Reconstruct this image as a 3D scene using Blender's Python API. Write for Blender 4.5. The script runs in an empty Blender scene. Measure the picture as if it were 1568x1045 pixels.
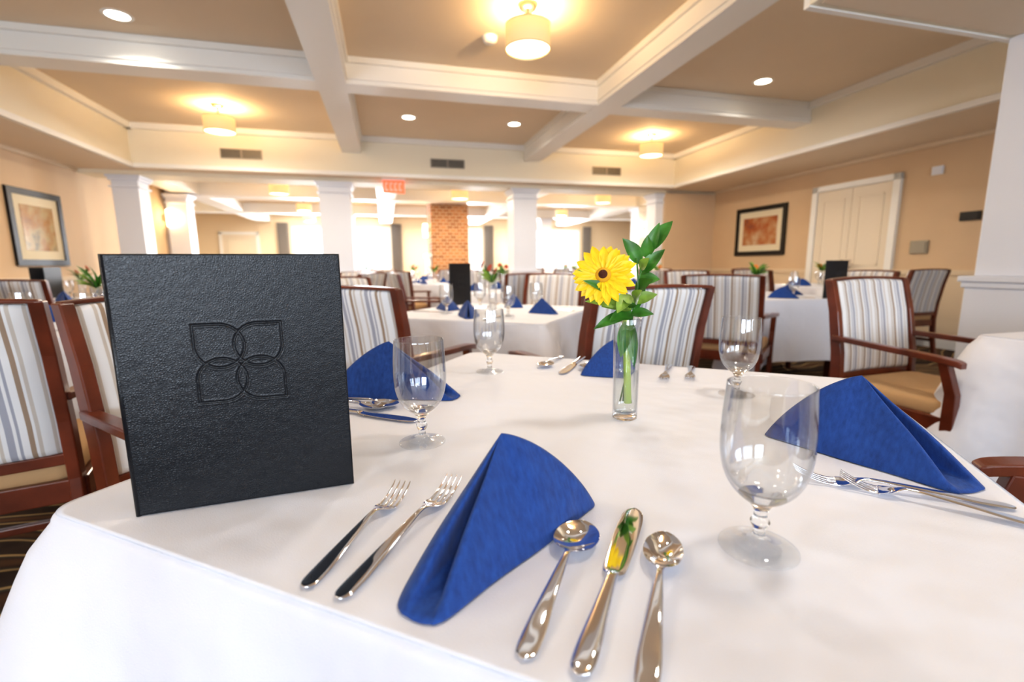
import bpy, math, random
import numpy as np
from mathutils import Vector, Matrix
from math import sin, cos, pi, radians, sqrt, atan2, hypot, exp
random.seed(7)
S=bpy.context.scene
COL=S.collection
YR=radians(14.9)
def RW(e,d,z=0.0):
    return Vector((e*cos(YR)-d*sin(YR), e*sin(YR)+d*cos(YR), z))

# ------------------------------------------------------------------ materials
def nm(name):
    m=bpy.data.materials.new(name); m.use_nodes=True
    nt=m.node_tree; b=nt.nodes.get('Principled BSDF'); return m,nt,b
def pbr(name,col,rough=.5,metal=0.,noise=None,bump=None,emis=None,spec=None,coat=0,sheen=0):
    m,nt,b=nm(name); N=nt.nodes; L=nt.links
    b.inputs['Base Color'].default_value=(*col,1); b.inputs['Roughness'].default_value=rough
    b.inputs['Metallic'].default_value=metal
    if spec is not None: b.inputs['Specular IOR Level'].default_value=spec
    if coat: b.inputs['Coat Weight'].default_value=coat; b.inputs['Coat Roughness'].default_value=.15
    if sheen: b.inputs['Sheen Weight'].default_value=sheen
    if noise or bump:
        tc=N.new('ShaderNodeTexCoord')
    if noise:
        sc,amt=noise
        n=N.new('ShaderNodeTexNoise'); n.inputs['Scale'].default_value=sc; n.inputs['Detail'].default_value=4
        L.new(tc.outputs['Object'],n.inputs['Vector'])
        r=N.new('ShaderNodeValToRGB'); r.color_ramp.elements[0].position=.3; r.color_ramp.elements[1].position=.7
        r.color_ramp.elements[0].color=(*[c*(1-amt) for c in col],1); r.color_ramp.elements[1].color=(*[min(1,c*(1+amt)) for c in col],1)
        L.new(n.outputs['Fac'],r.inputs['Fac']); L.new(r.outputs['Color'],b.inputs['Base Color'])
    if bump:
        sc,st,di=bump
        n2=N.new('ShaderNodeTexNoise'); n2.inputs['Scale'].default_value=sc; n2.inputs['Detail'].default_value=5
        L.new(tc.outputs['Object'],n2.inputs['Vector'])
        bp=N.new('ShaderNodeBump'); bp.inputs['Strength'].default_value=st; bp.inputs['Distance'].default_value=di
        L.new(n2.outputs['Fac'],bp.inputs['Height']); L.new(bp.outputs['Normal'],b.inputs['Normal'])
    if emis:
        b.inputs['Emission Color'].default_value=(*emis[0],1); b.inputs['Emission Strength'].default_value=emis[1]
    return m

M_ceil=pbr('ceiling_paint',(.80,.68,.53),.8,noise=(.6,.04))
M_trim=pbr('trim_white_paint',(.87,.86,.83),.45)
M_cream=pbr('cream_paint',(.86,.80,.66),.6)
M_wall=pbr('tan_wall_paint',(.67,.50,.33),.75,noise=(1.,.05))
M_wall2=pbr('lower_wall_paint',(.72,.59,.43),.6)
M_far=pbr('far_wall_paint',(.82,.68,.49),.7)
M_col=pbr('column_white_paint',(.76,.79,.87),.45)
M_door=pbr('door_paint',(.78,.69,.56),.4)
M_wood=pbr('cherry_wood',(.13,.028,.012),.28,noise=(9,.35),coat=.4)
M_seat=pbr('tan_upholstery',(.52,.33,.17),.85,bump=(300,.3,.002))
M_dark=pbr('black_plastic',(.02,.02,.022),.4)
M_metal=pbr('vent_metal',(.35,.32,.26),.5,.3)
M_steel=pbr('polished_stainless_steel',(.82,.83,.87),.05,1.)
M_brass=pbr('brushed_nickel',(.5,.45,.38),.3,1.)
M_frame=pbr('black_picture_frame',(.012,.010,.010),.35,spec=.3)
M_mat=pbr('picture_mat_board',(.75,.68,.52),.8)
M_red=pbr('exit_sign_red',(.8,.12,.05),.4,emis=((1,.12,.04),1.0))
M_petal=pbr('gerbera_petal_yellow',(.95,.64,.012),.5,noise=(60,.08))
M_petc=pbr('gerbera_center_brown',(.09,.02,.008),.8,bump=(900,.8,.002))
M_petr=pbr('gerbera_ring_orange',(.80,.42,.02),.7,bump=(900,.8,.002))
M_leaf=pbr('leaf_green',(.05,.18,.022),.38,noise=(40,.4))
M_leaf2=pbr('leaf_light_green',(.24,.38,.06),.45,noise=(40,.35))
M_stem=pbr('stem_green',(.40,.56,.08),.4)
M_pink=pbr('petal_pink',(.75,.14,.08),.5)
M_orange=pbr('petal_orange',(.80,.26,.04),.5)
M_lampdisc=pbr('recessed_lamp_glass',(1,1,1),.4,emis=((1,.9,.72),14))
M_shade=pbr('drum_shade_linen',(.80,.66,.40),.7,bump=(200,.3,.002),emis=((1,.66,.26),.45))
M_diff=pbr('lamp_diffuser',(1,.95,.85),.4,emis=((1,.86,.58),4))
M_sconce=pbr('sconce_glass',(1,.95,.85),.4,emis=((1,.80,.48),7))

def m_napkin():
    m,nt,b=nm('blue_linen'); N=nt.nodes; L=nt.links
    tc=N.new('ShaderNodeTexCoord'); n=N.new('ShaderNodeTexNoise'); n.inputs['Scale'].default_value=170; n.inputs['Detail'].default_value=8
    mp=N.new('ShaderNodeMapping'); mp.inputs['Scale'].default_value=(1,1,.3)
    L.new(tc.outputs['Object'],mp.inputs['Vector']); L.new(mp.outputs['Vector'],n.inputs['Vector'])
    r=N.new('ShaderNodeValToRGB'); r.color_ramp.elements[0].position=.2; r.color_ramp.elements[1].position=.85
    r.color_ramp.elements[0].color=(.007,.036,.18,1); r.color_ramp.elements[1].color=(.018,.085,.35,1)
    L.new(n.outputs['Fac'],r.inputs['Fac']); L.new(r.outputs['Color'],b.inputs['Base Color'])
    n2=N.new('ShaderNodeTexNoise'); n2.inputs['Scale'].default_value=900; L.new(tc.outputs['Object'],n2.inputs['Vector'])
    n3=N.new('ShaderNodeTexNoise'); n3.inputs['Scale'].default_value=22; L.new(tc.outputs['Object'],n3.inputs['Vector'])
    ad=N.new('ShaderNodeMath'); ad.operation='MULTIPLY_ADD'; ad.inputs[1].default_value=9; L.new(n3.outputs['Fac'],ad.inputs[0]); L.new(n2.outputs['Fac'],ad.inputs[2])
    bp=N.new('ShaderNodeBump'); bp.inputs['Strength'].default_value=.6; bp.inputs['Distance'].default_value=.0009
    L.new(ad.outputs[0],bp.inputs['Height']); L.new(bp.outputs['Normal'],b.inputs['Normal'])
    b.inputs['Roughness'].default_value=.85; b.inputs['Sheen Weight'].default_value=.1
    return m
M_nap=m_napkin()
def m_cloth():
    m,nt,b=nm('white_table_linen'); N=nt.nodes; L=nt.links
    b.inputs['Base Color'].default_value=(.77,.785,.86,1); b.inputs['Roughness'].default_value=.75
    tc=N.new('ShaderNodeTexCoord'); n=N.new('ShaderNodeTexNoise'); n.inputs['Scale'].default_value=4; n.inputs['Detail'].default_value=3
    L.new(tc.outputs['Object'],n.inputs['Vector'])
    n2=N.new('ShaderNodeTexNoise'); n2.inputs['Scale'].default_value=700; L.new(tc.outputs['Object'],n2.inputs['Vector'])
    ad=N.new('ShaderNodeMath'); ad.operation='MULTIPLY_ADD'; ad.inputs[1].default_value=75; L.new(n.outputs['Fac'],ad.inputs[0]); L.new(n2.outputs['Fac'],ad.inputs[2])
    bp=N.new('ShaderNodeBump'); bp.inputs['Strength'].default_value=.55; bp.inputs['Distance'].default_value=.0006
    L.new(ad.outputs[0],bp.inputs['Height']); L.new(bp.outputs['Normal'],b.inputs['Normal'])
    return m
M_cloth=m_cloth()
def m_leather():
    m,nt,b=nm('black_leatherette'); N=nt.nodes; L=nt.links
    b.inputs['Base Color'].default_value=(.008,.010,.014,1); b.inputs['Roughness'].default_value=.33
    b.inputs['Specular IOR Level'].default_value=.42
    tc=N.new('ShaderNodeTexCoord'); v=N.new('ShaderNodeTexVoronoi'); v.inputs['Scale'].default_value=420
    v.feature='DISTANCE_TO_EDGE'
    n0=N.new('ShaderNodeTexNoise'); n0.inputs['Scale'].default_value=85; n0.inputs['Detail'].default_value=6
    L.new(tc.outputs['Object'],v.inputs['Vector']); L.new(tc.outputs['Object'],n0.inputs['Vector'])
    ad=N.new('ShaderNodeMath'); ad.operation='MULTIPLY_ADD'; ad.inputs[1].default_value=1.5; L.new(n0.outputs['Fac'],ad.inputs[0]); L.new(v.outputs['Distance'],ad.inputs[2])
    bp=N.new('ShaderNodeBump'); bp.inputs['Strength'].default_value=.36; bp.inputs['Distance'].default_value=.0010
    L.new(ad.outputs[0],bp.inputs['Height']); L.new(bp.outputs['Normal'],b.inputs['Normal'])
    return m
M_leather=m_leather()
def m_stripe():
    m,nt,b=nm('striped_upholstery'); N=nt.nodes; L=nt.links
    tc=N.new('ShaderNodeTexCoord'); sp=N.new('ShaderNodeSeparateXYZ'); L.new(tc.outputs['Object'],sp.inputs[0])
    mu=N.new('ShaderNodeMath'); mu.operation='MULTIPLY'; mu.inputs[1].default_value=9.2; L.new(sp.outputs[0],mu.inputs[0])
    ad=N.new('ShaderNodeMath'); ad.operation='ADD'; ad.inputs[1].default_value=20.13; L.new(mu.outputs[0],ad.inputs[0])
    fr=N.new('ShaderNodeMath'); fr.operation='FRACT'; L.new(ad.outputs[0],fr.inputs[0])
    r=N.new('ShaderNodeValToRGB'); cr=r.color_ramp; cr.interpolation='CONSTANT'
    W=(.76,.76,.77,1); G=(.36,.37,.43,1); B=(.34,.25,.18,1); C=(.56,.51,.46,1)
    stops=[(0,W),(.20,C),(.27,W),(.36,G),(.50,W),(.56,G),(.62,W),(.76,B),(.86,W),(.92,C)]
    cr.elements[0].position=0; cr.elements[0].color=W; cr.elements[1].position=stops[1][0]; cr.elements[1].color=stops[1][1]
    for p,c in stops[2:]:
        e=cr.elements.new(p); e.color=c
    L.new(fr.outputs[0],r.inputs['Fac']); L.new(r.outputs['Color'],b.inputs['Base Color'])
    b.inputs['Roughness'].default_value=.7
    return m
M_stripe=m_stripe()
def m_glass_thin(name,tint=(.985,.99,.99),edge=(.50,.53,.56),base=.06,amp=.85,pw=3.0,ep=3.5):
    m,nt,b=nm(name); N=nt.nodes; L=nt.links; N.remove(b)
    o=N['Material Output']; t=N.new('ShaderNodeBsdfTransparent')
    g=N.new('ShaderNodeBsdfGlossy'); g.inputs['Roughness'].default_value=.012; g.inputs['Color'].default_value=(.95,.97,1,1)
    lw=N.new('ShaderNodeLayerWeight'); lw.inputs['Blend'].default_value=.5
    p=N.new('ShaderNodeMath'); p.operation='POWER'; p.inputs[1].default_value=pw; L.new(lw.outputs['Facing'],p.inputs[0])
    q=N.new('ShaderNodeMath'); q.operation='MULTIPLY_ADD'; q.inputs[1].default_value=amp; q.inputs[2].default_value=base; L.new(p.outputs[0],q.inputs[0])
    p2=N.new('ShaderNodeMath'); p2.operation='POWER'; p2.inputs[1].default_value=ep; L.new(lw.outputs['Facing'],p2.inputs[0])
    mc=N.new('ShaderNodeMix'); mc.data_type='RGBA'; L.new(p2.outputs[0],mc.inputs[0]); mc.inputs[6].default_value=(*tint,1); mc.inputs[7].default_value=(*edge,1)
    L.new(mc.outputs[2],t.inputs[0])
    mx=N.new('ShaderNodeMixShader'); L.new(q.outputs[0],mx.inputs[0]); L.new(t.outputs[0],mx.inputs[1]); L.new(g.outputs[0],mx.inputs[2])
    L.new(mx.outputs[0],o.inputs['Surface']); return m
M_gthin=m_glass_thin('thin_clear_glass',edge=(.36,.39,.44),base=.09)
M_foot=m_glass_thin('thin_foot_glass',edge=(.84,.86,.89),base=.03,amp=.45,pw=4)
M_water=m_glass_thin('water_surface',(.95,.975,.97),(.6,.66,.66),.04,.5,3)
def m_glass():
    m,nt,b=nm('solid_clear_glass'); b.inputs['Transmission Weight'].default_value=1; b.inputs['Roughness'].default_value=0
    b.inputs['IOR'].default_value=1.45; b.inputs['Base Color'].default_value=(.98,.99,.99,1); return m
M_glass=m_glass()
def m_carpet():
    m,nt,b=nm('patterned_carpet'); N=nt.nodes; L=nt.links
    tc=N.new('ShaderNodeTexCoord')
    w=N.new('ShaderNodeTexWave'); w.wave_type='RINGS'; w.inputs['Scale'].default_value=1.5; w.inputs['Distortion'].default_value=9; w.inputs['Detail'].default_value=1; w.inputs['Detail Scale'].default_value=.9
    L.new(tc.outputs['Object'],w.inputs['Vector'])
    r=N.new('ShaderNodeValToRGB'); cr=r.color_ramp
    cr.elements[0].position=.0; cr.elements[0].color=(.045,.024,.014,1); cr.elements[1].position=1; cr.elements[1].color=(.13,.06,.025,1)
    for p,c in ((.42,(.05,.03,.018,1)),(.5,(.50,.33,.14,1)),(.60,(.56,.38,.18,1)),(.68,(.08,.07,.045,1)),(.85,(.06,.028,.016,1))):
        e=cr.elements.new(p); e.color=c
    L.new(w.outputs['Fac'],r.inputs['Fac']); L.new(r.outputs['Color'],b.inputs['Base Color']); b.inputs['Roughness'].default_value=.95
    n2=N.new('ShaderNodeTexNoise'); n2.inputs['Scale'].default_value=400; L.new(tc.outputs['Object'],n2.inputs['Vector'])
    bp=N.new('ShaderNodeBump'); bp.inputs['Strength'].default_value=.5; bp.inputs['Distance'].default_value=.004; L.new(n2.outputs['Fac'],bp.inputs['Height']); L.new(bp.outputs['Normal'],b.inputs['Normal'])
    return m
M_carpet=m_carpet()
def m_brick():
    m,nt,b=nm('brick_masonry'); N=nt.nodes; L=nt.links
    tc=N.new('ShaderNodeTexCoord'); mp=N.new('ShaderNodeMapping'); mp.inputs['Rotation'].default_value=(pi/2,0,0)
    br=N.new('ShaderNodeTexBrick'); br.inputs['Scale'].default_value=3.2
    br.inputs['Color1'].default_value=(.50,.22,.09,1); br.inputs['Color2'].default_value=(.28,.11,.045,1); br.inputs['Mortar'].default_value=(.56,.42,.28,1)
    br.inputs['Mortar Size'].default_value=.03
    L.new(tc.outputs['Object'],mp.inputs['Vector']); L.new(mp.outputs['Vector'],br.inputs['Vector']); L.new(br.outputs['Color'],b.inputs['Base Color'])
    b.inputs['Roughness'].default_value=.9; return m
M_brick=m_brick()
def m_art(name,cols):
    m,nt,b=nm(name); N=nt.nodes; L=nt.links
    tc=N.new('ShaderNodeTexCoord'); n=N.new('ShaderNodeTexNoise'); n.inputs['Scale'].default_value=3.5; n.inputs['Detail'].default_value=5
    L.new(tc.outputs['Object'],n.inputs['Vector']); r=N.new('ShaderNodeValToRGB'); cr=r.color_ramp
    cr.elements[0].position=.3; cr.elements[0].color=(*cols[0],1); cr.elements[1].position=.7; cr.elements[1].color=(*cols[-1],1)
    for i,c in enumerate(cols[1:-1]):
        e=cr.elements.new(.3+.4*(i+1)/(len(cols)-1)); e.color=(*c,1)
    L.new(n.outputs['Fac'],r.inputs['Fac']); L.new(r.outputs['Color'],b.inputs['Base Color']); b.inputs['Roughness'].default_value=.15
    return m
M_art1=m_art('landscape_art',[(.10,.05,.02),(.40,.20,.06),(.5,.38,.2),(.10,.12,.10)])
M_art2=m_art('abstract_art',[(.05,.05,.07),(.40,.12,.04),(.5,.28,.14),(.65,.52,.38)])

# ------------------------------------------------------------------ mesh builder
class MB:
    def __init__(s): s.v=[]; s.f=[]; s.m=[]; s.s=[]
    def add(s,vs,fs,m=0,smooth=False,M=None):
        o=len(s.v)
        for p in vs:
            p=Vector(p)
            s.v.append(tuple(M@p) if M is not None else tuple(p))
        for f in fs: s.f.append([i+o for i in f]); s.m.append(m); s.s.append(smooth)
    def box(s,x0,x1,y0,y1,z0,z1,m=0,M=None):
        vs=[(x0,y0,z0),(x1,y0,z0),(x1,y1,z0),(x0,y1,z0),(x0,y0,z1),(x1,y0,z1),(x1,y1,z1),(x0,y1,z1)]
        s.add(vs,[(0,3,2,1),(4,5,6,7),(0,1,5,4),(1,2,6,5),(2,3,7,6),(3,0,4,7)],m,False,M)
    def loft(s,rings,m=0,smooth=True,caps=True,M=None,closed=True):
        n=len(rings[0]); vs=[p for r in rings for p in r]; fs=[]
        for i in range(len(rings)-1):
            for j in range(n if closed else n-1):
                k=(j+1)%n; fs.append((i*n+j,i*n+k,(i+1)*n+k,(i+1)*n+j))
        if caps and closed:
            fs.append(tuple(reversed(range(n)))); fs.append(tuple((len(rings)-1)*n+j for j in range(n)))
        s.add(vs,fs,m,smooth,M)
    def fan(s,ring,c,m=0,smooth=True):
        n=len(ring); s.add(list(ring)+[c],[(j,(j+1)%n,n) for j in range(n)],m,smooth)
    def lathe(s,prof,n=48,m=0,M=None,smooth=True,mf=None):
        rings=[[(r*cos(2*pi*j/n),r*sin(2*pi*j/n),z) for j in range(n)] for r,z in prof]
        if mf is None: s.loft(rings,m,smooth,False,M)
        else:
            for i in range(len(rings)-1): s.loft([rings[i],rings[i+1]],mf((prof[i][1]+prof[i+1][1])/2,i),smooth,False,M)
    def tube(s,path,r,n=8,m=0,M=None):
        rings=[]; P=[Vector(p) for p in path]
        for i,p in enumerate(P):
            t=(P[min(i+1,len(P)-1)]-P[max(i-1,0)]).normalized()
            a=t.orthogonal().normalized() if i==0 else (a-t*a.dot(t)).normalized()
            b=t.cross(a); rr=r[i] if isinstance(r,(list,tuple)) else r
            rings.append([tuple(p+a*cos(2*pi*j/n)*rr+b*sin(2*pi*j/n)*rr) for j in range(n)])
        s.loft(rings,m,True,True,M)
    def mesh(s,name,mats,merge=False):
        me=bpy.data.meshes.new(name); me.from_pydata(s.v,[],s.f)
        for m in mats: me.materials.append(m)
        me.polygons.foreach_set('material_index',s.m); me.polygons.foreach_set('use_smooth',s.s)
        me.update()
        if merge:
            import bmesh
            bm=bmesh.new(); bm.from_mesh(me); bmesh.ops.remove_doubles(bm,verts=bm.verts,dist=1e-6); bmesh.ops.recalc_face_normals(bm,faces=bm.faces); bm.to_mesh(me); bm.free()
        return me
def obj(name,me,loc=(0,0,0),rz=0,parent=None,scale=None):
    o=bpy.data.objects.new(name,me); COL.objects.link(o); o.location=loc; o.rotation_euler=(0,0,rz)
    if scale: o.scale=scale
    if parent: o.parent=parent
    return o
def rbox(name,e0,e1,d0,d1,z0,z1,mat,bev=0):
    b=MB(); ce,cd,cz=(e0+e1)/2,(d0+d1)/2,(z0+z1)/2
    b.box(e0-ce,e1-ce,d0-cd,d1-cd,z0-cz,z1-cz)
    o=obj(name,b.mesh(name,[mat]),RW(ce,cd,cz),YR)
    if bev:
        md=o.modifiers.new('bevel','BEVEL'); md.width=bev; md.segments=2
    return o
def crom(keys,n):
    ks=np.array(keys,float); P=np.vstack([ks[0],ks,ks[-1]]); out=[]
    for i in range(1,len(P)-2):
        for j in range(n):
            t=j/n; p0,p1,p2,p3=P[i-1],P[i],P[i+1],P[i+2]
            out.append(.5*((2*p1)+(-p0+p2)*t+(2*p0-5*p1+4*p2-p3)*t*t+(-p0+3*p1-3*p2+p3)*t**3))
    out.append(ks[-1]); return np.array(out)
def crom_closed(keys,n):
    P=np.array(keys,float); K=len(P); out=[]
    for i in range(K):
        p0,p1,p2,p3=P[i-1],P[i],P[(i+1)%K],P[(i+2)%K]
        for j in range(n):
            t=j/n; out.append(.5*((2*p1)+(-p0+p2)*t+(2*p0-5*p1+4*p2-p3)*t*t+(-p0+3*p1-3*p2+p3)*t**3))
    return np.array(out)

# ------------------------------------------------------------------ room shell
E0,E1=-4.2,6.47
rbox('floor',-9,14,-5,18.5,-.1,0,M_carpet)
rbox('wall_left',E0-.15,E0,-5,12.2,0,3.3,M_wall)
rbox('wall_right',E1,E1+.15,-5,8.5,0,3.3,M_wall)
bw=MB()
for a,b_ in ((E0,-3.4),(-1.0,-.4),(2.0,2.6),(5.0,E1)): bw.box(a,b_,-4.75,-4.6,.8,2.3)
bw.box(E0,E1,-4.75,-4.6,0,.8); bw.box(E0,E1,-4.75,-4.6,2.3,3.3)
wo=obj('wall_back',bw.mesh('wall_back',[M_wall]),(0,0,0),YR)
def window(name,e0,e1,d,z0,z1,nx,nz,t=.06):
    b=MB(); f=.07
    b.box(e0,e1,d-t,d+t,z0,z0+f); b.box(e0,e1,d-t,d+t,z1-f,z1); b.box(e0,e0+f,d-t,d+t,z0+f,z1-f); b.box(e1-f,e1,d-t,d+t,z0+f,z1-f)
    for i in range(1,nx):
        x=e0+(e1-e0)*i/nx; w=.05 if i*2==nx else .022
        b.box(x-w,x+w,d-.03,d+.03,z0+f,z1-f)
    for i in range(1,nz):
        z=z0+(z1-z0)*i/nz; b.box(e0+f,e1-f,d-.028,d+.028,z-.022,z+.022)
    return obj(name,b.mesh(name,[M_trim]),(0,0,0),YR)
for i,(a,b_) in enumerate(((-3.4,-1.0),(-.4,2.0),(2.6,5.0))): window('window_%d'%(i+1),a,b_,-4.67,.8,2.3,4,2)
rbox('wall_far_right',5.35,E1,8.35,8.85,0,2.47,M_wall)
rbox('wall_far_header',E0,E1,8.35,8.85,2.40,3.2,M_cream)
TZ,BZ,SZ=3.05,2.80,2.46
rbox('ceiling',E0-.1,E1+.1,-4.8,8.9,TZ,TZ+.1,M_ceil)
sb=MB()
def sof(e0,e1,d0,d1,z0=SZ): sb.box(e0,e1,d0,d1,z0,TZ+.02,0)
NS=2.36
sof(E0,E1,8.1,8.38); sof(E0,-3.4,-4.6,8.1); sof(5.35,E1,2.35,8.1); sof(NS,E1,-4.6,2.35); sof(-3.4,NS,-4.6,-1.2)
so=obj('ceiling_soffit',sb.mesh('ceiling_soffit',[M_cream]),(0,0,0),YR)
ub=MB()
def us(e0,e1,d0,d1): ub.box(e0,e1,d0,d1,SZ-.006,SZ-.001)
us(E0,E1,8.14,8.35); us(E0,-3.44,-4.6,8.14); us(5.39,E1,2.35,8.14); us(NS+.04,E1,-4.6,2.31)
obj('ceiling_soffit_underside',ub.mesh('u',[M_ceil]),(0,0,0),YR)
bm_=MB()
for e in (-.42,2.53):
    d0=-1.2 if e<0 else 2.36
    bm_.box(e-.14,e+.14,d0,8.1,BZ,TZ+.01)
    bm_.box(e-.17,e+.17,d0,8.1,TZ-.06,TZ); bm_.box(e-.155,e+.155,d0,8.1,BZ+.04,BZ+.06)
for d in (5.3,2.25):
    bm_.box(-3.4,5.35 if d>3 else NS,d-.14,d+.14,BZ+.005,TZ+.01)
    bm_.box(-3.4,5.35 if d>3 else NS,d-.17,d+.17,TZ-.058,TZ-.002); bm_.box(-3.4,5.35 if d>3 else NS,d-.155,d+.155,BZ+.045,BZ+.065)
for a in ((-3.4,5.35,8.03,8.1),(-3.4,-3.33,-1.2,8.1),(5.28,5.35,2.35,8.1),(NS,5.35,2.35,2.42)):
    bm_.box(a[0],a[1],a[2],a[3],TZ-.08,TZ-.001)
for a in ((-3.4,5.35,8.06,8.1),(-3.4,-3.36,-1.2,8.1),(5.31,5.35,2.39,8.1),(NS,5.35,2.35,2.39)):
    bm_.box(a[0],a[1],a[2],a[3],SZ-.008,SZ+.05)
bo=obj('ceiling_beam_grid',bm_.mesh('beams',[M_trim]),(0,0,0),YR)
def trimrun(name,boxes,mat=M_trim):
    b=MB()
    for q in boxes: b.box(*q)
    return obj(name,b.mesh(name,[mat]),(0,0,0),YR)
DA,DB=4.74,6.04
trimrun('trim_1',[(E1-.03,E1,2.35,8.35,SZ-.05,SZ-.006),(E1-.03,E1,-4.6,DA,.88,.94),(E1-.03,E1,DB,8.35,.88,.94),(5.35,E1-.03,8.32,8.35,.88,.94)],M_wall2)
trimrun('trim_2',[(E0,E0+.03,-4.6,12.2,.88,.94),(E0,E0+.03,-4.6,8.35,SZ-.05,SZ-.006)],M_wall2)
trimrun('baseboard_right',[(E1-.025,E1,-4.6,DA,0,.13),(E1-.025,E1,DB,8.35,0,.13),(5.35,E1-.03,8.325,8.35,0,.13)])
trimrun('baseboard_left',[(E0,E0+.025,-4.6,12.2,0,.13)])
trimrun('trim_3',[(E1-.012,E1,-4.6,DA,.13,.88),(E1-.012,E1,DB,8.35,.13,.88),(5.35,E1-.02,8.338,8.35,.13,.88)],M_wall2)
def column(name,e,d,w,top,mat=M_col,cap=True):
    b=MB(); h=w/2
    b.box(-h,h,-h,h,.94,top); b.box(-h-.03,h+.03,-h-.03,h+.03,0,.86); b.box(-h-.05,h+.05,-h-.05,h+.05,0,.14)
    b.box(-h-.045,h+.045,-h-.045,h+.045,.86,.90); b.box(-h-.06,h+.06,-h-.06,h+.06,.90,.94)
    if cap:
        b.box(-h-.03,h+.03,-h-.03,h+.03,top-.18,top-.16); b.box(-h-.03,h+.03,-h-.03,h+.03,top-.08,top-.04); b.box(-h-.05,h+.05,-h-.05,h+.05,top-.04,top)
    o=obj(name,b.mesh(name,[mat]),RW(e,d),YR)
    md=o.modifiers.new('bevel','BEVEL'); md.width=.006; md.segments=2
    return o
column('column',-.74,8.6,.48,2.40)
column('column',2.50,8.6,.44,2.40)
column('column',-3.66,8.6,.34,2.40)
column('column',5.35,8.6,.34,2.40)
column('column',3.94+.31,2.34-.31,.62,SZ-.007,cap=False)
def ddoor():
    b=MB(); h=.56
    b.box(-h-.09,-h,-.05,0,0,2.17,0); b.box(h,h+.09,-.05,0,0,2.17,0); b.box(-h-.09,h+.09,-.05,0,2.09,2.17,0)
    for sgn in (-1,1):
        x0,x1=(-h+.005,-.003) if sgn<0 else (.003,h-.005)
        b.box(x0,x1,-.03,0,.01,2.085,1)
        for z0,z1 in ((.15,.85),(1.0,1.95)):
            t=.02
            b.box(x0+.10,x1-.10,-.037,-.03,z0,z0+t,1); b.box(x0+.10,x1-.10,-.037,-.03,z1-t,z1,1)
            b.box(x0+.10,x0+.10+t,-.037,-.03,z0,z1,1); b.box(x1-.10-t,x1-.10,-.037,-.03,z0,z1,1)
        hx=.06*sgn
        b.box(hx-.012,hx+.012,-.085,-.03,1.0,1.02,2); b.box(min(hx,hx+.1*sgn),max(hx,hx+.1*sgn),-.095,-.08,1.0,1.02,2)
        b.box(hx-.02,hx+.02,-.04,-.03,.95,1.08,2)
    return b.mesh('double_door',[M_trim,M_door,M_brass])
obj('door_1',ddoor(),RW(E1-.002,5.39,0),YR-pi/2)
def picture(name,w,h,loc,rz,art,f=.075):
    b=MB()
    b.box(-w/2,w/2,-.03,0,-h/2,-h/2+f,0); b.box(-w/2,w/2,-.03,0,h/2-f,h/2,0); b.box(-w/2,-w/2+f,-.03,0,-h/2+f,h/2-f,0); b.box(w/2-f,w/2,-.03,0,-h/2+f,h/2-f,0)
    b.box(-w/2+f,w/2-f,-.014,-.002,-h/2+f,h/2-f,1); q=.11
    b.box(-w/2+f+q,w/2-f-q,-.018,-.0145,-h/2+f+q,h/2-f-q,2)
    return obj(name,b.mesh(name,[M_frame,M_mat,art]),loc,rz)
picture('framed_picture',1.15,.85,RW(E1-.003,7.1,1.60),YR-pi/2,M_art2)
picture('framed_picture',.95,.92,RW(E0+.003,7.38,1.54),YR+pi/2,M_art1)
def plate(name,e,d,z,w,h,mat,rz=YR-pi/2):
    b=MB(); b.box(-w/2,w/2,-.02,0,-h/2,h/2); b.box(-w*.4,w*.4,-.026,-.02,-h*.38,h*.38,0)
    o=obj(name,b.mesh(name,[mat]),RW(e,d,z),rz); return o
plate('thermostat',E1-.003,4.45,1.22,.2,.16,M_metal)
plate('fire_alarm',E1-.003,4.35,2.12,.12,.1,M_col)
plate('room_sign',E1-.003,3.95,1.55,.2,.1,M_dark)
plate('wall_outlet',E1-.016,4.3,.42,.08,.12,pbr('outlet_red',(.3,.03,.02),.5))
def vent(e,d,z,w=.56,h=.14):
    b=MB(); b.box(-w/2,w/2,-.012,0,-h/2,-h/2+.015,0); b.box(-w/2,w/2,-.012,0,h/2-.015,h/2,0); b.box(-w/2,-w/2+.015,-.012,0,-h/2,h/2,0); b.box(w/2-.015,w/2,-.012,0,-h/2,h/2,0); b.box(-.012,.012,-.012,0,-h/2,h/2,0)
    b.box(-w/2+.01,w/2-.01,-.004,0,-h/2+.01,h/2-.01,1)
    for i in range(5): b.box(-w/2+.01,w/2-.01,-.010,-.004,-h/2+.025+i*.02,-h/2+.032+i*.02,0)
    obj('air_vent',b.mesh('air_vent',[M_metal,M_dark]),RW(e,d,z),YR)
for e in (-1.98,1.08,3.95): vent(e,8.098,2.70)
b=MB(); b.box(-.17,.17,-.01,.01,-.10,.10,0); b.box(-.19,.19,-.03,.03,.10,.13,1)
for k,x in enumerate((-.11,-.035,.035,.11)):
    b.box(x-.022,x-.012,-.014,-.01,-.06,.06,1); b.box(x-.012,x+.02,-.014,-.01,.045,.06,1); b.box(x-.012,x+.02,-.014,-.01,-.06,-.045,1)
obj('exit_sign',b.mesh('exit_sign',[M_red,M_trim]),RW(.20,8.22,SZ-.137),YR)

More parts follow.
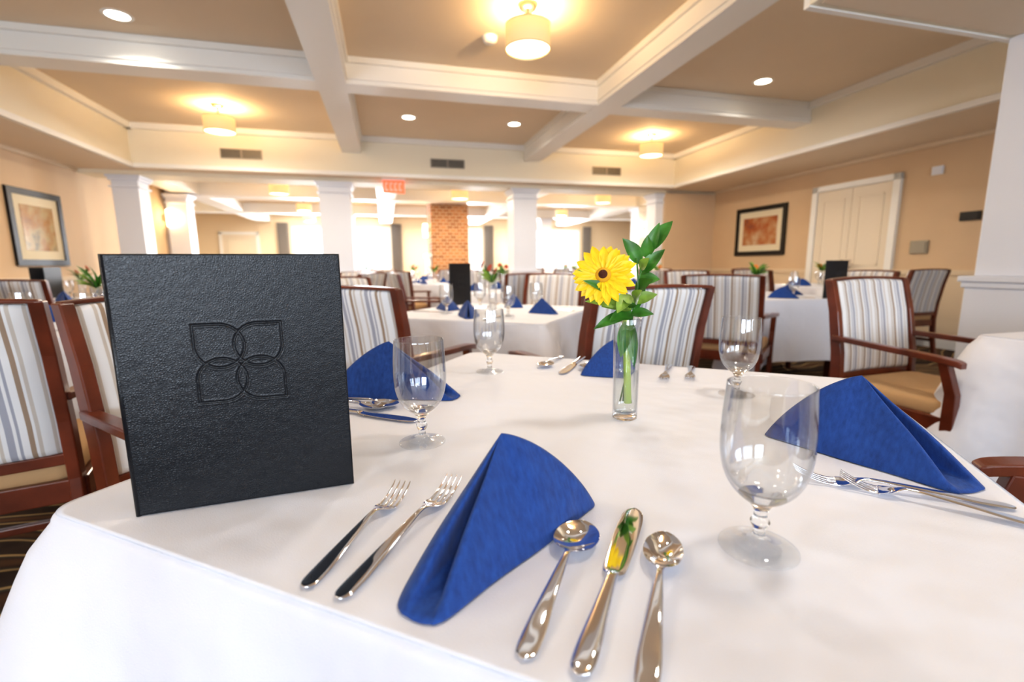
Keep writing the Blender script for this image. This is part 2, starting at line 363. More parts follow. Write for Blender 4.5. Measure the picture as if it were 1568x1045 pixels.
# --------------------------------------------------------------- far room
FD=17.6
rbox('ceiling_far_room',-9,14,8.85,FD+.2,2.75,2.85,M_ceil)
rbox('wall_far_left_return',-9,E0,12.05,12.2,0,2.75,M_far)
rbox('wall_far_room_right',13.8,14,8.5,FD,0,2.75,M_far)
rbox('wall_far_room_left',-9,-8.85,12,FD,0,2.75,M_far)
rbox('wall_far_room_near',E1+.15,14,8.5,8.65,0,2.75,M_far)
wins=[(-3.0,-1.9),(-1.15,.25),(2.6,3.6),(5.55,7.5)]
fw=MB(); xs=[-9]
for a,b_ in wins: xs+= [a,b_]
xs.append(14)
for i in range(0,len(xs),2): fw.box(xs[i],xs[i+1],FD,FD+.15,.75,2.4)
fw.box(-9,14,FD,FD+.15,0,.75); fw.box(-9,14,FD,FD+.15,2.4,2.8)
obj('wall_far_room_back',fw.mesh('wall_far_room_back',[M_far]),(0,0,0),YR)
for i,(a,b_) in enumerate(wins): window('window_%d'%(i+4),a,b_,FD+.05,.75,2.4,4 if b_-a>1.3 else 2,4)
M_curt=pbr('curtain_fabric',(.30,.27,.25),.9)
def curtain(e,w=.35):
    n=40; r0=[(e-w/2+w*i/n,FD-.12+.04*sin(i*1.3),.1) for i in range(n+1)]; r1=[(x,y,2.5) for x,y,_ in r0]
    b=MB(); b.loft([r0,r1],0,True,False,None,False); obj('window_curtain',b.mesh('curtain',[M_curt]),(0,0,0),YR)
for e in (-3.25,-1.5,.45,2.4,3.8,5.3,7.75): curtain(e)
fb=MB()
for d in (11.4,14.6): fb.box(-9,13.8,d-.2,d+.2,2.5,2.76)
for e in (-3.8,.1,3.2,6.6): fb.box(e-.2,e+.2,8.85,FD,2.52,2.755)
obj('ceiling_beam_far_room',fb.mesh('fb',[M_trim]),(0,0,0),YR)
rbox('brick_chimney',1.12,2.02,11.7,12.7,0,2.749,M_brick)
b=MB(); b.box(-.5,.5,-.12,0,1.25,1.33); b.box(-.42,-.30,-.08,0,0,1.25); b.box(.30,.42,-.08,0,0,1.25)
obj('fireplace_mantel',b.mesh('mantel',[M_trim]),RW(1.115,12.2,0),YR-pi/2)
column('column',3.25,11.4,.40,2.49); column('column',-3.95,11.2,.36,2.49); column('column',6.6,11.4,.40,2.49); column('column',-1.0,14.6,.35,2.49); column('column',5.0,14.6,.35,2.49)
b=MB(); b.box(-.6,-.5,-.05,0,0,2.2,0); b.box(.5,.6,-.05,0,0,2.2,0); b.box(-.6,.6,-.05,0,2.1,2.2,0)
b.box(-.5,.5,-.04,-.005,0,2.1,1); b.box(-.35,.35,-.05,-.04,.95,1.95,2)
obj('door_2',b.mesh('door_2',[M_trim,M_door,M_gthin]),RW(-4.6,FD-.01,0),YR)

# --------------------------------------------------------------- lamps
def light(name,kind,loc,energy,col=(1,.82,.58),size=.1,rot=None,sy=None,spot=None):
    L=bpy.data.lights.new(name,kind); L.energy=energy; L.color=col
    if kind=='AREA':
        L.size=size
        if sy: L.shape='RECTANGLE'; L.size_y=sy
        else: L.shape='DISK'
    elif kind in('POINT','SPOT'): L.shadow_soft_size=size
    if spot: L.spot_size=spot; L.spot_blend=.6
    o=bpy.data.objects.new(name,L); COL.objects.link(o); o.location=loc
    if rot: o.rotation_euler=rot
    return o
db=MB()
db.lathe([(.175,0),(.178,.002),(.178,.178),(.175,.18),(.172,.178),(.172,.004)],48,0)
db.lathe([(0,.006),(.12,.004),(.171,.012),(.171,.016),(0,.012)],48,1)
db.lathe([(0,.30),(.07,.30),(.07,.325),(0,.325)],24,2); db.lathe([(.012,.012),(.012,.30)],12,2)
db.lathe([(.18,-.002),(.18,.006),(.176,.006)],48,2); db.lathe([(.18,.174),(.18,.182),(.176,.182)],48,2)
for k in range(3):
    a=k*2*pi/3; db.tube([(0,0,.20),(.172*cos(a),.172*sin(a),.175)],.004,6,2)
drum=db.mesh('drum',[M_shade,M_diff,M_brass])
WARM=(1,.66,.33)
def drumlight(e,d,zc,pw=16,up=6,col=(1,.84,.62)):
    o=obj('drum_ceiling_light',drum,RW(e,d,zc-.325),0)
    l=light('lamp_down','AREA',(0,0,-.012),pw,col,.3); l.parent=o
    if up: l=light('lamp_up','POINT',(0,.03,.205),up,WARM,.035); l.parent=o
    return o
for e,d in ((1.18,3.87),(-1.93,7.0),(4.15,6.95),(1.1,.6),(-2.0,.6)):
    near=d<3
    drumlight(e,d,TZ,11 if near else 34,14 if near else 40,(1,.93,.84) if near else (1,.88,.70))
for e,d in ((-6,13),(-1.9,13.1),(-1.9,10.2),(1.6,10.2),(4.9,10.2),(5,13.1),(8.5,13),(1.6,16),(-2.2,16.1),(5,16.2)): drumlight(e,d,2.75,62,14 if d<11 else 0)
rb=MB(); rb.lathe([(.082,-.004),(.105,-.006),(.11,-.001),(.11,.0)],32,1); rb.lathe([(0,-.0015),(.082,-.0015)],32,0)
rc=rb.mesh('recessed',[M_lampdisc,M_trim])
for e,d in ((-1.98,4.81),(.41,6.95),(1.90,6.92),(4.19,4.72),(.4,1.6),(1.9,1.6),(-1.9,1.9)):
    o=obj('recessed_light',rc,RW(e,d,TZ-.0005),0)
    l=light('lamp','SPOT',(0,0,-.03),12 if d<3 else 85,(1,.95,.88) if d<3 else (1,.92,.80),.06,spot=radians(140)); l.parent=o
sc=MB(); sc.lathe([(0,-.17),(.05,-.165),(.055,-.1),(.055,.14),(.05,.16),(.0,.165)],24,0); sc.box(-.03,.03,.03,.11,-.06,.06,1); sc.lathe([(.058,-.02),(.058,.0)],24,1)
scm=sc.mesh('sconce',[M_sconce,M_brass])
def sconce(e,d,z,rz=YR):
    o=obj('wall_sconce',scm,RW(e,d,z),rz); l=light('lamp','POINT',(0,-.09,0),14,WARM,.05); l.parent=o
sconce(E0+.11,11.0,2.02,YR+pi/2); sconce(3.25-.0,11.08,1.95); sconce(6.6,11.08,1.95); sconce(1.0,12.0,1.9,YR-pi/2); sconce(-1,14.3,1.95)
b=MB(); b.lathe([(0,-.05),(.05,-.05),(.065,-.03),(.07,0)],24); obj('smoke_detector',b.mesh('sd',[M_trim]),RW(1.0,4.45,TZ),0)
for e,pw in ((-2.2,165),(.8,40),(3.8,95)):
    p=RW(e,-4.5,1.55); light('window_daylight','AREA',p,pw,(.74,.85,1),2.2,(pi/2+radians(16),0,YR),1.4)
for e,w in ((-2.45,1.0),(-.45,1.3),(3.1,.9),(6.5,1.9)):
    p=RW(e,FD-.25,1.6); light('window_daylight','AREA',p,250,(.85,.92,1),w,(-pi/2,0,YR),1.5)
W=bpy.data.worlds.new('sky'); S.world=W; W.use_nodes=True
bg=W.node_tree.nodes['Background']; bg.inputs[0].default_value=(.84,.92,1,1); bg.inputs[1].default_value=2.2

# --------------------------------------------------------------- table + cloth
def cloth_mesh(hx,hy,drop,seed=0,amp=.022,flare=.09):
    rnd=random.Random(seed); rc_=.035; pts=[]
    def arc(cx,cy,a0):
        for k in range(13):
            a=a0+pi/2*k/12; pts.append((cx+rc_*cos(a),cy+rc_*sin(a),cos(a),sin(a),1-abs(k-6)/6))
    ns=44
    def line(p,q,nx,ny):
        for k in range(1,ns): 
            t=k/ns; pts.append((p[0]+(q[0]-p[0])*t,p[1]+(q[1]-p[1])*t,nx,ny,0))
    a,b_=hx-rc_,hy-rc_
    arc(a,b_,0); line((a,hy),(-a,hy),0,1); arc(-a,b_,pi/2); line((-hx,b_),(-hx,-b_),-1,0); arc(-a,-b_,pi); line((-a,-hy),(a,-hy),0,-1); arc(a,-b_,3*pi/2); line((hx,-b_),(hx,b_),1,0)
    n=len(pts)
    s=[0]
    for i in range(1,n): s.append(s[-1]+hypot(pts[i][0]-pts[i-1][0],pts[i][1]-pts[i-1][1]))
    tot=s[-1]+hypot(pts[0][0]-pts[-1][0],pts[0][1]-pts[-1][1])
    ph=[rnd.uniform(0,6.28) for _ in range(4)]
    corners=[(a,b_),(-a,b_),(-a,-b_),(a,-b_)]
    rings=[]
    for sc_ in (.05,.3,.6,.85,.95,.98,.992):
        rings.append([(p[0]*sc_,p[1]*sc_,0) for p in pts])
    r=.012
    for k in range(1,6):
        an=pi/2*k/5; rings.append([(p[0]-r*p[2]+r*sin(an)*p[2],p[1]-r*p[3]+r*sin(an)*p[3],-r*(1-cos(an))) for p in pts])
    NR=18
    for k in range(1,NR+1):
        t=k/NR; ring=[]
        for i,p in enumerate(pts):
            dc=min(hypot(p[0]-c[0],p[1]-c[1]) for c in corners); cf=exp(-((dc-rc_)/.13)**2)
            th=2*pi*s[i]/tot
            w=sin(9*th+ph[0])*.5+sin(17*th+ph[1])*.35+sin(5*th+ph[2])*.4
            w2=cos((dc-rc_)/.055)*exp(-((dc-rc_)/.16)**2)
            off=.004+.03*t+(amp*w*(1-cf)+.035*w2)*t**.8+flare*t**.75*cf
            z=-r-t*drop*(1+.10*cf)
            ring.append((p[0]+p[2]*off,p[1]+p[3]*off,z))
        rings.append(ring)
    b=MB(); b.loft(rings,0,True,False); b.fan(rings[0],(0,0,0))
    return b.mesh('tablecloth',[M_cloth],True)
def table(cx,cy,rot,h=.54,seed=0,drop=.5,hy=None,flare=.09,amp=.022):
    hy=hy or h
    t=MB(); t.box(-h+.02,h-.02,-hy+.02,hy-.02,.71,.745); 
    t.box(-h+.06,h-.06,-hy+.06,hy-.06,.64,.71)
    for sx in(-1,1):
        for sy in (-1,1): t.box(sx*(h-.1)-.03,sx*(h-.1)+.03,sy*(hy-.1)-.03,sy*(hy-.1)+.03,0,.64)
    obj('dining_table',t.mesh('dining_table',[M_wood]),(cx,cy,0),rot)
    o=obj('tablecloth',cloth_mesh(h,hy,drop,seed,flare=flare,amp=amp),(cx,cy,.75),rot)
    return o
TR=radians(-22.75); U=Vector((cos(TR),sin(TR),0)); V=Vector((-sin(TR),cos(TR),0))
c=U*((-.735+.37)/2)+V*((.262+1.395)/2)
table(c.x,c.y,TR,.5525,3,.5,.5665,flare=.13,amp=.036)

# --------------------------------------------------------------- cutlery
def strip(b,keys,n,m=0,cols=20,ex=5):
    K=crom(keys,n); rings=[]
    us=[-cos(pi*j/cols) for j in range(cols+1)]
    for y,hw,zc,di,th in K:
        hw=max(hw,.0004); th=max(th,.0004); ring=[]
        for u in us:
            z=zc-di*(1-u*u); ring.append((u*hw,y,z+th*.5*(1-abs(u)**ex)))
        for u in reversed(us[1:-1]):
            z=zc-di*(1-u*u); ring.append((u*hw,y,z-th*.5*(1-abs(u)**ex)))
        rings.append(ring)
    b.loft(rings,m,True,True)
def fork(L):
    b=MB()
    strip(b,[(0,.0010,.0028,0,.001),(.0015,.0042,.0029,0,.0016),(.005,.0072,.0031,0,.0020),(.012,.0086,.0035,0,.0022),(.03*L/.2,.0088,.0044,0,.0024),(.3*L,.0070,.0075,0,.0026),(.48*L,.0048,.0105,0,.003),(.60*L,.0033,.0120,0,.0034),(.66*L,.0042,.0112,0,.003),(.705*L,.0098,.0080,.001,.002),(.75*L,.0126,.0055,.0022,.0018),(.785*L,.0129,.0045,.0024,.0016)],8)
    for k in range(4):
        x=(-1.5+k)*.0070
        path=[(.775*L,.0026,.0040),(.80*L,.0021,.0034),(.86*L,.0018,.0042),(.92*L,.0015,.0080),(.97*L,.0012,.0125),(1.0*L,.0005,.0160)]
        rings=[]
        for y,hw,z in crom(path,5):
            zz=z-.0022*(1-((x)/.0125)**2)*max(0,1-(y-.775*L)/(.1*L))
            rings.append([(x-hw,y,zz),(x-hw*.6,y,zz+.0009),(x+hw*.6,y,zz+.0009),(x+hw,y,zz),(x+hw*.6,y,zz-.0009),(x-hw*.6,y,zz-.0009)])
        b.loft(rings,0,True,True)
    return b.mesh('fork',[M_steel])
def spoon(L,bw,bl):
    b=MB(); s=L-bl
    strip(b,[(0,.0010,.0028,0,.001),(.0015,.0042,.0029,0,.0016),(.005,.0072,.0031,0,.0020),(.012,.0086,.0035,0,.0022),(.03,.0088,.0046,0,.0024),(.45*s,.0068,.0088,0,.0026),(.75*s,.0047,.0120,0,.003),(.93*s,.0033,.0132,0,.0034),(s+.001,.0046,.0124,.0005,.0026),(s+bl*.10,bw*.55,.0112,.0030,.0018),(s+bl*.25,bw*.86,.0104,.0058,.0014),(s+bl*.5,bw,.0098,.0080,.0013),(s+bl*.75,bw*.88,.0098,.0068,.0013),(s+bl*.92,bw*.54,.0102,.0034,.0012),(s+bl*.985,bw*.24,.0106,.0012,.001),(L,.0010,.0108,0,.0008)],8)
    return b.mesh('spoon',[M_steel])
def knife(L):
    b=MB()
    strip(b,[(0,.0010,.004,0,.002),(.0015,.0042,.0042,0,.003),(.005,.0072,.0045,0,.004),(.012,.0090,.0048,0,.005),(.03,.0094,.0050,0,.0056),(.25*L,.0078,.0050,0,.006),(.42*L,.0060,.0052,0,.0064),(.46*L,.0060,.0052,0,.0062),(.475*L,.0080,.0048,0,.0035),(.50*L,.0105,.0043,0,.0020),(.60*L,.0122,.0040,0,.0014),(.80*L,.0130,.0038,0,.0012),(.93*L,.0116,.0036,0,.0011),(.98*L,.0070,.0036,0,.0010),(L,.0015,.0036,0,.0008)],8)
    return b.mesh('knife',[M_steel])
fork_d=fork(.228); fork_s=fork(.19); spoon_s=spoon(.189,.0235,.062); spoon_t=spoon(.195,.0190,.066); knife_m=knife(.25)
TZc=.7505
def cut(name,me,end,tip,z=TZc):
    a=atan2(tip[1]-end[1],tip[0]-end[0]); return obj(name,me,(end[0],end[1],z),a-pi/2)
cut('salad_fork',fork_s,(-.190,.383),(-.144,.560))
cut('dinner_fork',fork_d,(-.154,.368),(-.073,.595))
cut('soup_spoon',spoon_s,(.006,.303),(.078,.480))
cut('dinner_knife',knife_m,(.045,.287),(.146,.520))
cut('teaspoon',spoon_t,(.088,.274),(.162,.460))
cut('dinner_fork',fork_d,(.592,.512),(.397,.594))
cut('salad_fork',fork_s,(.582,.466),(.432,.577),TZc+.0012)
cut('dinner_knife',knife_m,(-.410,.935),(-.182,.842))
cut('soup_spoon',spoon_s,(-.405,1.010),(-.250,.932))
cut('teaspoon',spoon_t,(-.435,.985),(-.215,.895))
cut('dinner_knife',knife_m,(.225,1.445),(.130,1.215))
cut('soup_spoon',spoon_s,(.160,1.46),(.080,1.28))
cut('teaspoon',spoon_t,(.272,1.43),(.190,1.25))
cut('dinner_fork',fork_d,(.455,1.325),(.37,1.12)); cut('salad_fork',fork_s,(.51,1.30),(.435,1.12))

# --------------------------------------------------------------- goblets
gb=MB()
prof=[(0,.0005),(.030,.0003),(.0370,.0006),(.0378,.0018),(.036,.003),(.026,.0045),(.014,.0075),(.0075,.012),(.0058,.018),(.0062,.023),(.0088,.028),(.0092,.031),(.0070,.035),(.0064,.040),(.0085,.046),(.0135,.0515),(.0220,.058),(.0310,.068),(.0375,.081),(.0412,.097),(.0424,.113),(.0422,.130),(.0412,.148),(.0400,.163),(.0394,.1725),(.0390,.1735),(.0384,.1725),(.0390,.163),(.0402,.148),(.0411,.130),(.0412,.113),(.0400,.098),(.0362,.083),(.0296,.0715),(.0200,.0635),(.0090,.0600),(0,.0593)]
P2=crom(prof,3)
gb.lathe([(max(0,float(r)),float(z)) for r,z in P2],56,0,mf=lambda z,i:(1 if 3*5<i<3*16 else (2 if i<=15 else 0)))
gob=gb.mesh('goblet',[M_gthin,M_glass,M_foot],merge=True)
def goblet(x,y,z=.7505): return obj('water_goblet',gob,(x,y,z),0)
for p in ((.251,.441),(-.150,.741),(-.062,1.257),(.499,1.011)): goblet(*p)

# --------------------------------------------------------------- napkins
def napkin_mesh(mirror=False,h=.108,gap=0.):
    keys=[(-.030,.095),(-.055,.05),(-.074,-.01),(-.087,-.08),(-.090,-.112),(-.085,-.125),(-.077,-.120),(-.057,-.080),(-.026,-.030),(-.016,-.032),(-.036,-.085),(-.053,-.122),(-.051,-.136),(-.040,-.128),(-.005,-.085),(.045,-.030),(.095,.032),(.112,.054),(.107,.068),(.080,.080),(.025,.092)]
    for i in range(2,8): keys[i]=(keys[i][0]-gap,keys[i][1]+gap*.3)
    kc=list(keys); a0=keys[5]; a1=(-.053,-.1385)
    for i in range(5,13):
        t=(i-5)/7; kc[i]=(a0[0]+(a1[0]-a0[0])*t,a0[1]+(a1[1]-a0[1])*t-.004*sin(pi*t))
    base=crom_closed(keys,8); bc=crom_closed(kc,8); n=len(base); rings=[]; ns=40
    b2=Vector((.1,.055)).normalized()
    for i in range(ns+1):
        q=i/ns; s=.006+(1-.006)*q; ring=[]
        g=min(1,max(0,(.985-s)/.08)); g=g*g*(3-2*g)
        for j in range(n):
            x,y=base[j]*g+bc[j]*(1-g)
            dn=Vector((x,y)); w=max(0,dn.normalized().dot(b2)) if dn.length>1e-6 else 0
            k=1.03+.38*w*w
            z=h*(1-s**k)
            bulge=1+.10*sin(pi*s)*(.3+.7*w)
            X=x*s*bulge; Y=y*s*bulge
            z+=.0012*sin(26*X+40*Y)*sin(pi*s)
            ring.append((-X if mirror else X,Y,z))
        rings.append(ring)
    b=MB(); b.loft(rings,0,True,False); b.fan(rings[0],(0,0,h+.0003))
    return b.mesh('napkin',[M_nap],True)
nap_a=napkin_mesh(False); nap_b=napkin_mesh(True); nap_w=napkin_mesh(True,gap=.014)
def napkin(me,x,y,rot,sc=1,z=.7515,sz=None):
    o=obj('folded_napkin',me,(x,y,z),rot,scale=(sc,sc,sz or sc))
    md=o.modifiers.new('sol','SOLIDIFY'); md.thickness=.0016; md.offset=0
    return o
napkin(nap_a,-.012,.475,0,.98,sz=1.03)
napkin(nap_w,.527,.688,radians(-8),.95,sz=1.10)
napkin(nap_b,-.28,1.05,radians(44),1.1)
napkin(nap_a,.275,1.25,radians(175),.8)

# --------------------------------------------------------------- menu
def menu_mesh():
    W_,H=.241,.305; nx,nz=240,300; b=MB(); t=.004
    cx,cz=.122,.305-.128; r=.026; cc=.707*r*1.12
    def logo(x,z):
        dm=9
        for sx in (-1,1):
            for sz in (-1,1):
                qx=(x-cx)*sx-cc; qz=(z-cz)*sz-cc
                if qx>0 and qz>0: d=abs(max(qx,qz)-r)
                else: d=abs(hypot(qx,qz)-r)
                dm=min(dm,d)
        return dm
    vs=[];fs=[]
    for j in range(nz+1):
        for i in range(nx+1):
            x=W_*i/nx; z=H*j/nz; d=0
            g=logo(x,z); dd=-.0015*exp(-(g/.0010)**2)+.0004*exp(-((g-.0022)/.0009)**2)
            eg=min(x,W_-x,z,H-z); rr=.0018
            if eg<rr: dd-= rr-sqrt(max(0,rr*rr-(rr-eg)**2))
            vs.append((x,-(t+dd),z))
    for j in range(nz):
        for i in range(nx):
            a=j*(nx+1)+i; fs.append((a,a+1,a+nx+2,a+nx+1))
    b.add(vs,fs,0,True)
    b.box(.0003,W_-.0003,-.0023,0,.0003,H-.0003,0)
    A=Matrix.Rotation(radians(38),4,'Z')
    b.box(0,W_,0,.0035,0,H,0,A); b.box(.003,W_-.008,-.003,-.0003,.008,H-.008,1,A)
    b.tube([(0,-.001,0),(0,-.001,H)],.0035,10,0)
    return b.mesh('menu',[M_leather,pbr('menu_paper',(.8,.78,.7),.6)])
mm=menu_mesh()
def menu(x,y,a,z=.7505): return obj('menu_folder',mm,(x,y,z),a)
menu(-.443,.516,radians(19.4))

# --------------------------------------------------------------- flowers
def leaf(b,base,tip,width,up=(0,0,1),curl=.15,m=0,n=10,pk=.8):
    B=Vector(base);T=Vector(tip);ax=(T-B);Ln=ax.length;ax.normalize(); side=ax.cross(Vector(up)).normalized(); nrm=side.cross(ax)
    rings=[]
    for i in range(n+1):
        t=i/n; w=width*.5*(sin(pi*t**pk)**.85 if 0<t<1 else .02)
        c_=B+ax*Ln*t+nrm*curl*Ln*sin(pi*t)*.5
        rings.append([tuple(c_-side*w+nrm*w*.25),tuple(c_-side*w*.5+nrm*w*.05),tuple(c_-nrm*w*.05),tuple(c_+side*w*.5+nrm*w*.05),tuple(c_+side*w+nrm*w*.25)])
    b.loft(rings,m,True,False,None,False)
def gerbera(b,C,N_,R,mp,mc,mr,ws=1.):
    C=Vector(C);N_=Vector(N_).normalized(); X=N_.orthogonal().normalized(); Y=N_.cross(X)
    for ring,(cnt,Rr,lift,w) in enumerate(((19,R,.08,.0175),(17,R*.92,.20,.0160),(16,R*.50,.40,.007))):
        for k in range(cnt):
            a=2*pi*(k+.5*ring)/cnt+random.uniform(-.06,.06); dr=X*cos(a)+Y*sin(a); L_=Rr*random.uniform(.92,1.05)
            p0=C+dr*R*.12; p1=C+dr*L_+N_*(lift*L_*.5)
            leaf(b,p0,p1,w*ws,tuple(N_),.12 if ring<2 else .2,mp,8,1.35)
    def dome(r,h,o,m):
        rings=[]
        for i in range(7):
            a=pi/2*i/6; rings.append([tuple(C+N_*(o+h*sin(a))+(X*cos(q)+Y*sin(q))*r*max(cos(a),.01)) for q in [2*pi*j/24 for j in range(24)]])
        b.loft(rings,m,True,False)
    dome(R*.24,.006,.004,mr); dome(R*.16,.007,.0055,mc)
def vase_near(x,y):
    root=bpy.data.objects.new('flower_vase',None); COL.objects.link(root); root.location=(x,y,.7505)
    v=MB()
    v.lathe([(0,.0),(.0215,.0),(.0228,.001),(.0230,.004),(.0232,.03),(.0240,.10),(.0252,.17),(.0262,.190),(.0258,.1912),(.0250,.190),(.0238,.17),(.0226,.10),(.0218,.03),(.0214,.014),(.018,.0115),(0,.011)],48,0,mf=lambda z,i:1 if z<.012 else 0)
    obj('glass',v.mesh('vase_glass',[M_gthin,M_glass],True),parent=root)
    w=MB(); w.lathe([(0,.0125),(.017,.013),(.0208,.0155),(.0214,.03),(.0218,.09),(.0215,.0915),(0,.0905)],40,0)
    obj('water',w.mesh('water',[M_water],True),parent=root)
    f=MB()
    hC=(-.052,-.028,.270)
    f.tube([(.004,-.004,.03),(.001,-.002,.10),(-.004,-.002,.19),(-.030,-.014,.245),(-.050,-.024,.266)],[.0072,.0068,.0058,.004,.0032],10,3)
    f.tube([(.010,-.006,.03),(-.004,-.004,.11),(.004,.002,.2),(.020,.0,.27),(.045,-.0,.34)],.0017,6,4)
    f.tube([(-.008,.008,.03),(.008,0,.12),(.006,0,.2),(-.02,-.02,.23),(-.055,-.03,.235)],.0015,6,4)
    f.tube([(-.002,.008,.03),(.002,.004,.14),(.010,0,.2),(.015,-.01,.25),(.01,-.01,.30)],.0015,6,4)
    gerbera(f,hC,(-.30,-.92,.32),.057,0,1,2)
    for B,T,wd,m in (((.030,0,.31),(.075,.0,.365),.030,4),((.030,0,.30),(.050,-.005,.362),.022,4),((.020,0,.27),(.060,-.01,.315),.026,4),((.020,0,.29),(-.015,-.005,.335),.028,4),((.015,0,.26),(.052,-.015,.262),.026,4),
                     ((.008,0,.22),(.050,-.01,.235),.024,5),((.006,0,.21),(-.055,-.03,.215),.028,5),((.0,0,.21),(-.085,-.035,.225),.026,5),((-.03,-.02,.235),(-.09,-.04,.262),.020,4),((.004,0,.2),(.042,-.02,.200),.020,4),
                     ((.004,-.01,.2),(-.042,-.04,.192),.028,4),((.01,-.01,.22),(.012,-.045,.245),.026,5),((0,-.01,.21),(-.015,-.05,.222),.026,4),((.012,0,.24),(.035,-.03,.262),.026,4),((.01,0,.2),(.035,.02,.26),.02,4),((.02,0,.28),(.030,-.02,.30),.020,5),
                     ((.0,-.006,.19),(-.014,-.014,.12),.026,4),((.004,0,.19),(.012,-.012,.10),.020,4),((-.02,0,.25),(-.082,0,.295),.018,5),((-.03,0,.26),(-.098,-.02,.280),.014,4),((.0,-.01,.235),(-.03,-.045,.205),.028,5),((.03,0,.30),(.028,-.01,.340),.022,4),((.0,-.01,.20),(-.068,-.03,.175),.022,4)):
        leaf(f,B,T,wd,(-.2,-.8,.5),.18,m,10)
    obj('flowers',f.mesh('flowers',[M_petal,M_petc,M_petr,M_stem,M_leaf,M_leaf2]),parent=root)
vase_near(.214,.860)
def bouquet_mesh(kind):
    v=MB(); v.lathe([(0,.0),(.024,.0),(.025,.10),(.027,.19),(.025,.189),(.023,.10),(.021,.012),(0,.012)],20,0)
    rn=random.Random(kind)
    for k in range(20):
        a=rn.uniform(0,6.28); r=rn.uniform(.03,.11); z=rn.uniform(.2,.31)
        leaf(v,(0,0,.18),(r*cos(a),r*sin(a),z),.028,(0,-.5,.8),.2,1 if k%2 else 2,6)
    for k in range(3 if kind==1 else 1):
        a=k*2.1+kind; gc=(.045*cos(a),.045*sin(a)-.02,.25+.02*k)
        gerbera(v,gc,(cos(a)*.4,-.8,.4),.030,3,5,5,.7)
    return v.mesh('bouquet',[M_gthin,M_leaf,M_leaf2,(M_orange,M_pink,M_orange)[kind],M_petal,M_petc])
bq=[bouquet_mesh(0),bouquet_mesh(1),bouquet_mesh(2)]

# --------------------------------------------------------------- chair
def chair_mesh():
    b=MB()
    def sq(path,w,d):
        rings=[]
        for i,p in enumerate(path):
            ww=w[i] if isinstance(w,list) else w; dd=d[i] if isinstance(d,list) else d
            x,y,z=p; rings.append([(x-ww/2,y-dd/2,z),(x+ww/2,y-dd/2,z),(x+ww/2,y+dd/2,z),(x-ww/2,y+dd/2,z)])
        b.loft(rings,0,False,True)
    for s in (-1,1):
        sq([(s*.255,-.31,0),(s*.255,-.27,.2),(s*.255,-.25,.42),(s*.255,-.262,.60),(s*.255,-.295,.80),(s*.255,-.335,.955)],.032,[.040,.045,.052,.052,.048,.042])
        sq([(s*.275,.235,0),(s*.275,.235,.40),(s*.278,.235,.52),(s*.285,.20,.645)],.036,[.036,.044,.04,.036])
        rings=[]
        for (y,x,z,w) in crom([(-.285,.262,.675,.034),(-.18,.275,.672,.038),(0,.292,.665,.044),(.14,.298,.660,.050),(.235,.292,.650,.048),(.265,.288,.640,.036)],4):
            rings.append([(s*x-w/2,y,z-.013),(s*x+w/2,y,z-.013),(s*x+w/2,y,z+.011),(s*x-w/2,y,z+.011)])
        b.loft(rings,0,False,True)
        b.box(s*.265-.015,s*.265+.015,-.25,.22,.345,.415,0)
        b.box(s*.265-.011,s*.265+.011,-.27,.22,.17,.20,0)
    b.box(-.26,.26,.215,.245,.345,.415,0); b.box(-.25,.25,-.265,-.235,.345,.415,0); b.box(-.255,.255,-.02,.005,.172,.198,0)
    def rr(hx,hy,cy,z,r=.05,n=6):
        ring=[]
        for cx_,cy_,a0 in ((hx-r,hy-r,0),(-hx+r,hy-r,pi/2),(-hx+r,-hy+r,pi),(hx-r,-hy+r,3*pi/2)):
            for k in range(n+1):
                a=a0+pi/2*k/n; ring.append((cx_+r*cos(a),cy+cy_+r*sin(a),z))
        return ring
    b.loft([rr(.252,.245,.0,.412),rr(.258,.252,.0,.425),rr(.258,.252,.0,.455),rr(.250,.244,.0,.472),rr(.21,.205,0,.484,.05),rr(.12,.12,0,.490,.04)],1,True,True)
    rings=[]
    zs=[.50,.505,.52,.60,.70,.80,.90,.930,.942,.946]
    for z in zs:
        yc=float(np.interp(z,[.42,.60,.80,.955],[-.25,-.262,-.295,-.335]))
        th=.022 if .515<z<.935 else (.018 if .503<z<.944 else .010)
        ring=[]; n=14
        for j in range(n+1):
            x=-.238+.476*j/n; bow=-.020*(1-(x/.238)**2); e=1 if 0<j<n else .5
            ring.append((x,yc+bow-th*e,z+ (.010*(1-(x/.238)**2) if z>.9 else 0)))
        for j in range(n,-1,-1):
            x=-.238+.476*j/n; bow=-.020*(1-(x/.238)**2); e=1 if 0<j<n else .5
            ring.append((x,yc+bow+th*e,z+ (.010*(1-(x/.238)**2) if z>.9 else 0)))
        rings.append(ring)
    b.loft(rings,2,True,True)
    rings=[]
    for j in range(13):
        x=-.262+.524*j/12; bow=-.020*(1-(x/.262)**2); z=.952+.010*(1-(x/.262)**2); y=-.336+bow
        rings.append([(x,y-.019,z-.005),(x,y+.019,z-.005),(x,y+.016,z+.007),(x,y-.016,z+.007)])
    b.loft(rings,0,False,True)
    rings=[]
    for j in range(13):
        x=-.25+.5*j/12; y=-.256-.015*(1-(x/.25)**2)
        rings.append([(x,y-.014,.465),(x,y+.014,.465),(x,y+.014,.50),(x,y-.014,.50)])
    b.loft(rings,0,False,True)
    return b.mesh('dining_chair',[M_wood,M_seat,M_stripe])
chm=chair_mesh()
def chair(x,y,deg):
    o=obj('dining_chair',chm,(x,y,0),radians(deg)); md=o.modifiers.new('bev','BEVEL'); md.width=.004; md.segments=2; md.limit_method='ANGLE'; md.angle_limit=radians(50)
    return o
for q in ((-.555,2.15,-20),(.37,1.97,24),(1.65,3.55,-35),(1.93,2.10,-162),(-1.67,1.43,30),(-.72,1.28,-113),(1.03,.49,67)): chair(*q)

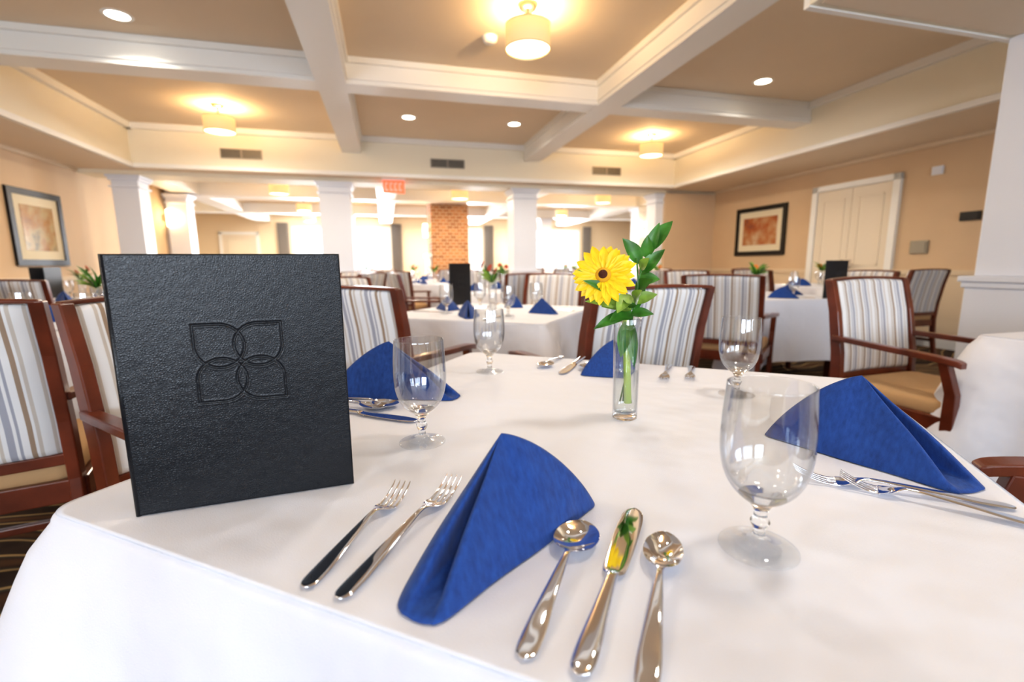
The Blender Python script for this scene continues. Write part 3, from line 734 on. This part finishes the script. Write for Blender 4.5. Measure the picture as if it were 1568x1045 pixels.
# --------------------------------------------------------------- background tables
def place(tx,ty,rot,kind,seed,men=(),chairs=(0,1,2,3)):
    table(tx,ty,rot,.53,seed,.48)
    u=Vector((cos(rot),sin(rot),0)); v=Vector((-sin(rot),cos(rot),0)); C=Vector((tx,ty,0))
    obj('flower_vase',bq[kind%3],(tx,ty,.7505),seed)
    for k,(d,a) in enumerate(((-v,0),(u,90),(v,180),(-u,-90))):
        r=d.cross(Vector((0,0,1)))*-1
        p=C+d*.33; 
        napkin(nap_a if k%2 else nap_b,p.x,p.y,rot+radians(a),.85)
        g=C+d*.22+r*.20; goblet(g.x,g.y)
        e=C+d*.49+r*.17; t_=C+d*.27+r*.17; cut('dinner_knife',knife_m,(e.x,e.y),(t_.x,t_.y))
        if k in chairs:
            p=C+d*.88; a_=atan2(-d.y,-d.x)-pi/2; chair(p.x,p.y,math.degrees(a_)+random.uniform(-5,5))
    for (mx,my,ma) in men:
        q=C+u*mx+v*my; menu(q.x,q.y,rot+radians(ma))
CM2=((-.36,.50,225),)
place(-.12,2.97,TR,1,11,((-.46,.26,80),),(2,3))
place(2.20,4.24,radians(10),2,12,((.26,-.47,8),),(1,2))
table(2.50,1.48,radians(15),.53,13,.52,flare=.13)
place(-2.25,2.55,radians(-10),0,14,(),(2,3))
place(-4.1,4.5,radians(20),1,15,CM2,(0,1,2))
place(-.1,5.5,radians(15),1,16,())
place(-2.7,5.7,radians(-20),2,17,())
place(2.1,6.8,radians(-15),0,18,())
place(4.0,6.1,radians(20),2,19,(),(0,2,3))
place(-4.7,7.3,radians(10),1,20,(),(0,1))
place(-1.3,7.9,radians(-20),0,21,())
for i,(e,d) in enumerate(((-2.2,10.4),(.6,10.3),(4.2,10.2),(-.5,12.6),(5.0,12.8),(7.8,12.6))):
    p=RW(e,d); place(p.x,p.y,radians(15+30*i),i,30+i,())

# --------------------------------------------------------------- camera
cam=bpy.data.cameras.new('camera'); co=bpy.data.objects.new('camera',cam); COL.objects.link(co)
cam.sensor_width=36; cam.lens=717.1/1568*36; cam.clip_start=.02
co.matrix_world=Matrix.Translation((0,0,1.04))@Matrix.Rotation(pi/2-radians(9.22),4,'X')@Matrix.Rotation(radians(-.47),4,'Z')
cam.dof.use_dof=True; cam.dof.focus_distance=.72; cam.dof.aperture_fstop=3.2
S.camera=co
S.view_settings.view_transform='Standard'
try: S.view_settings.look='Medium High Contrast'
except Exception: S.view_settings.look='None'
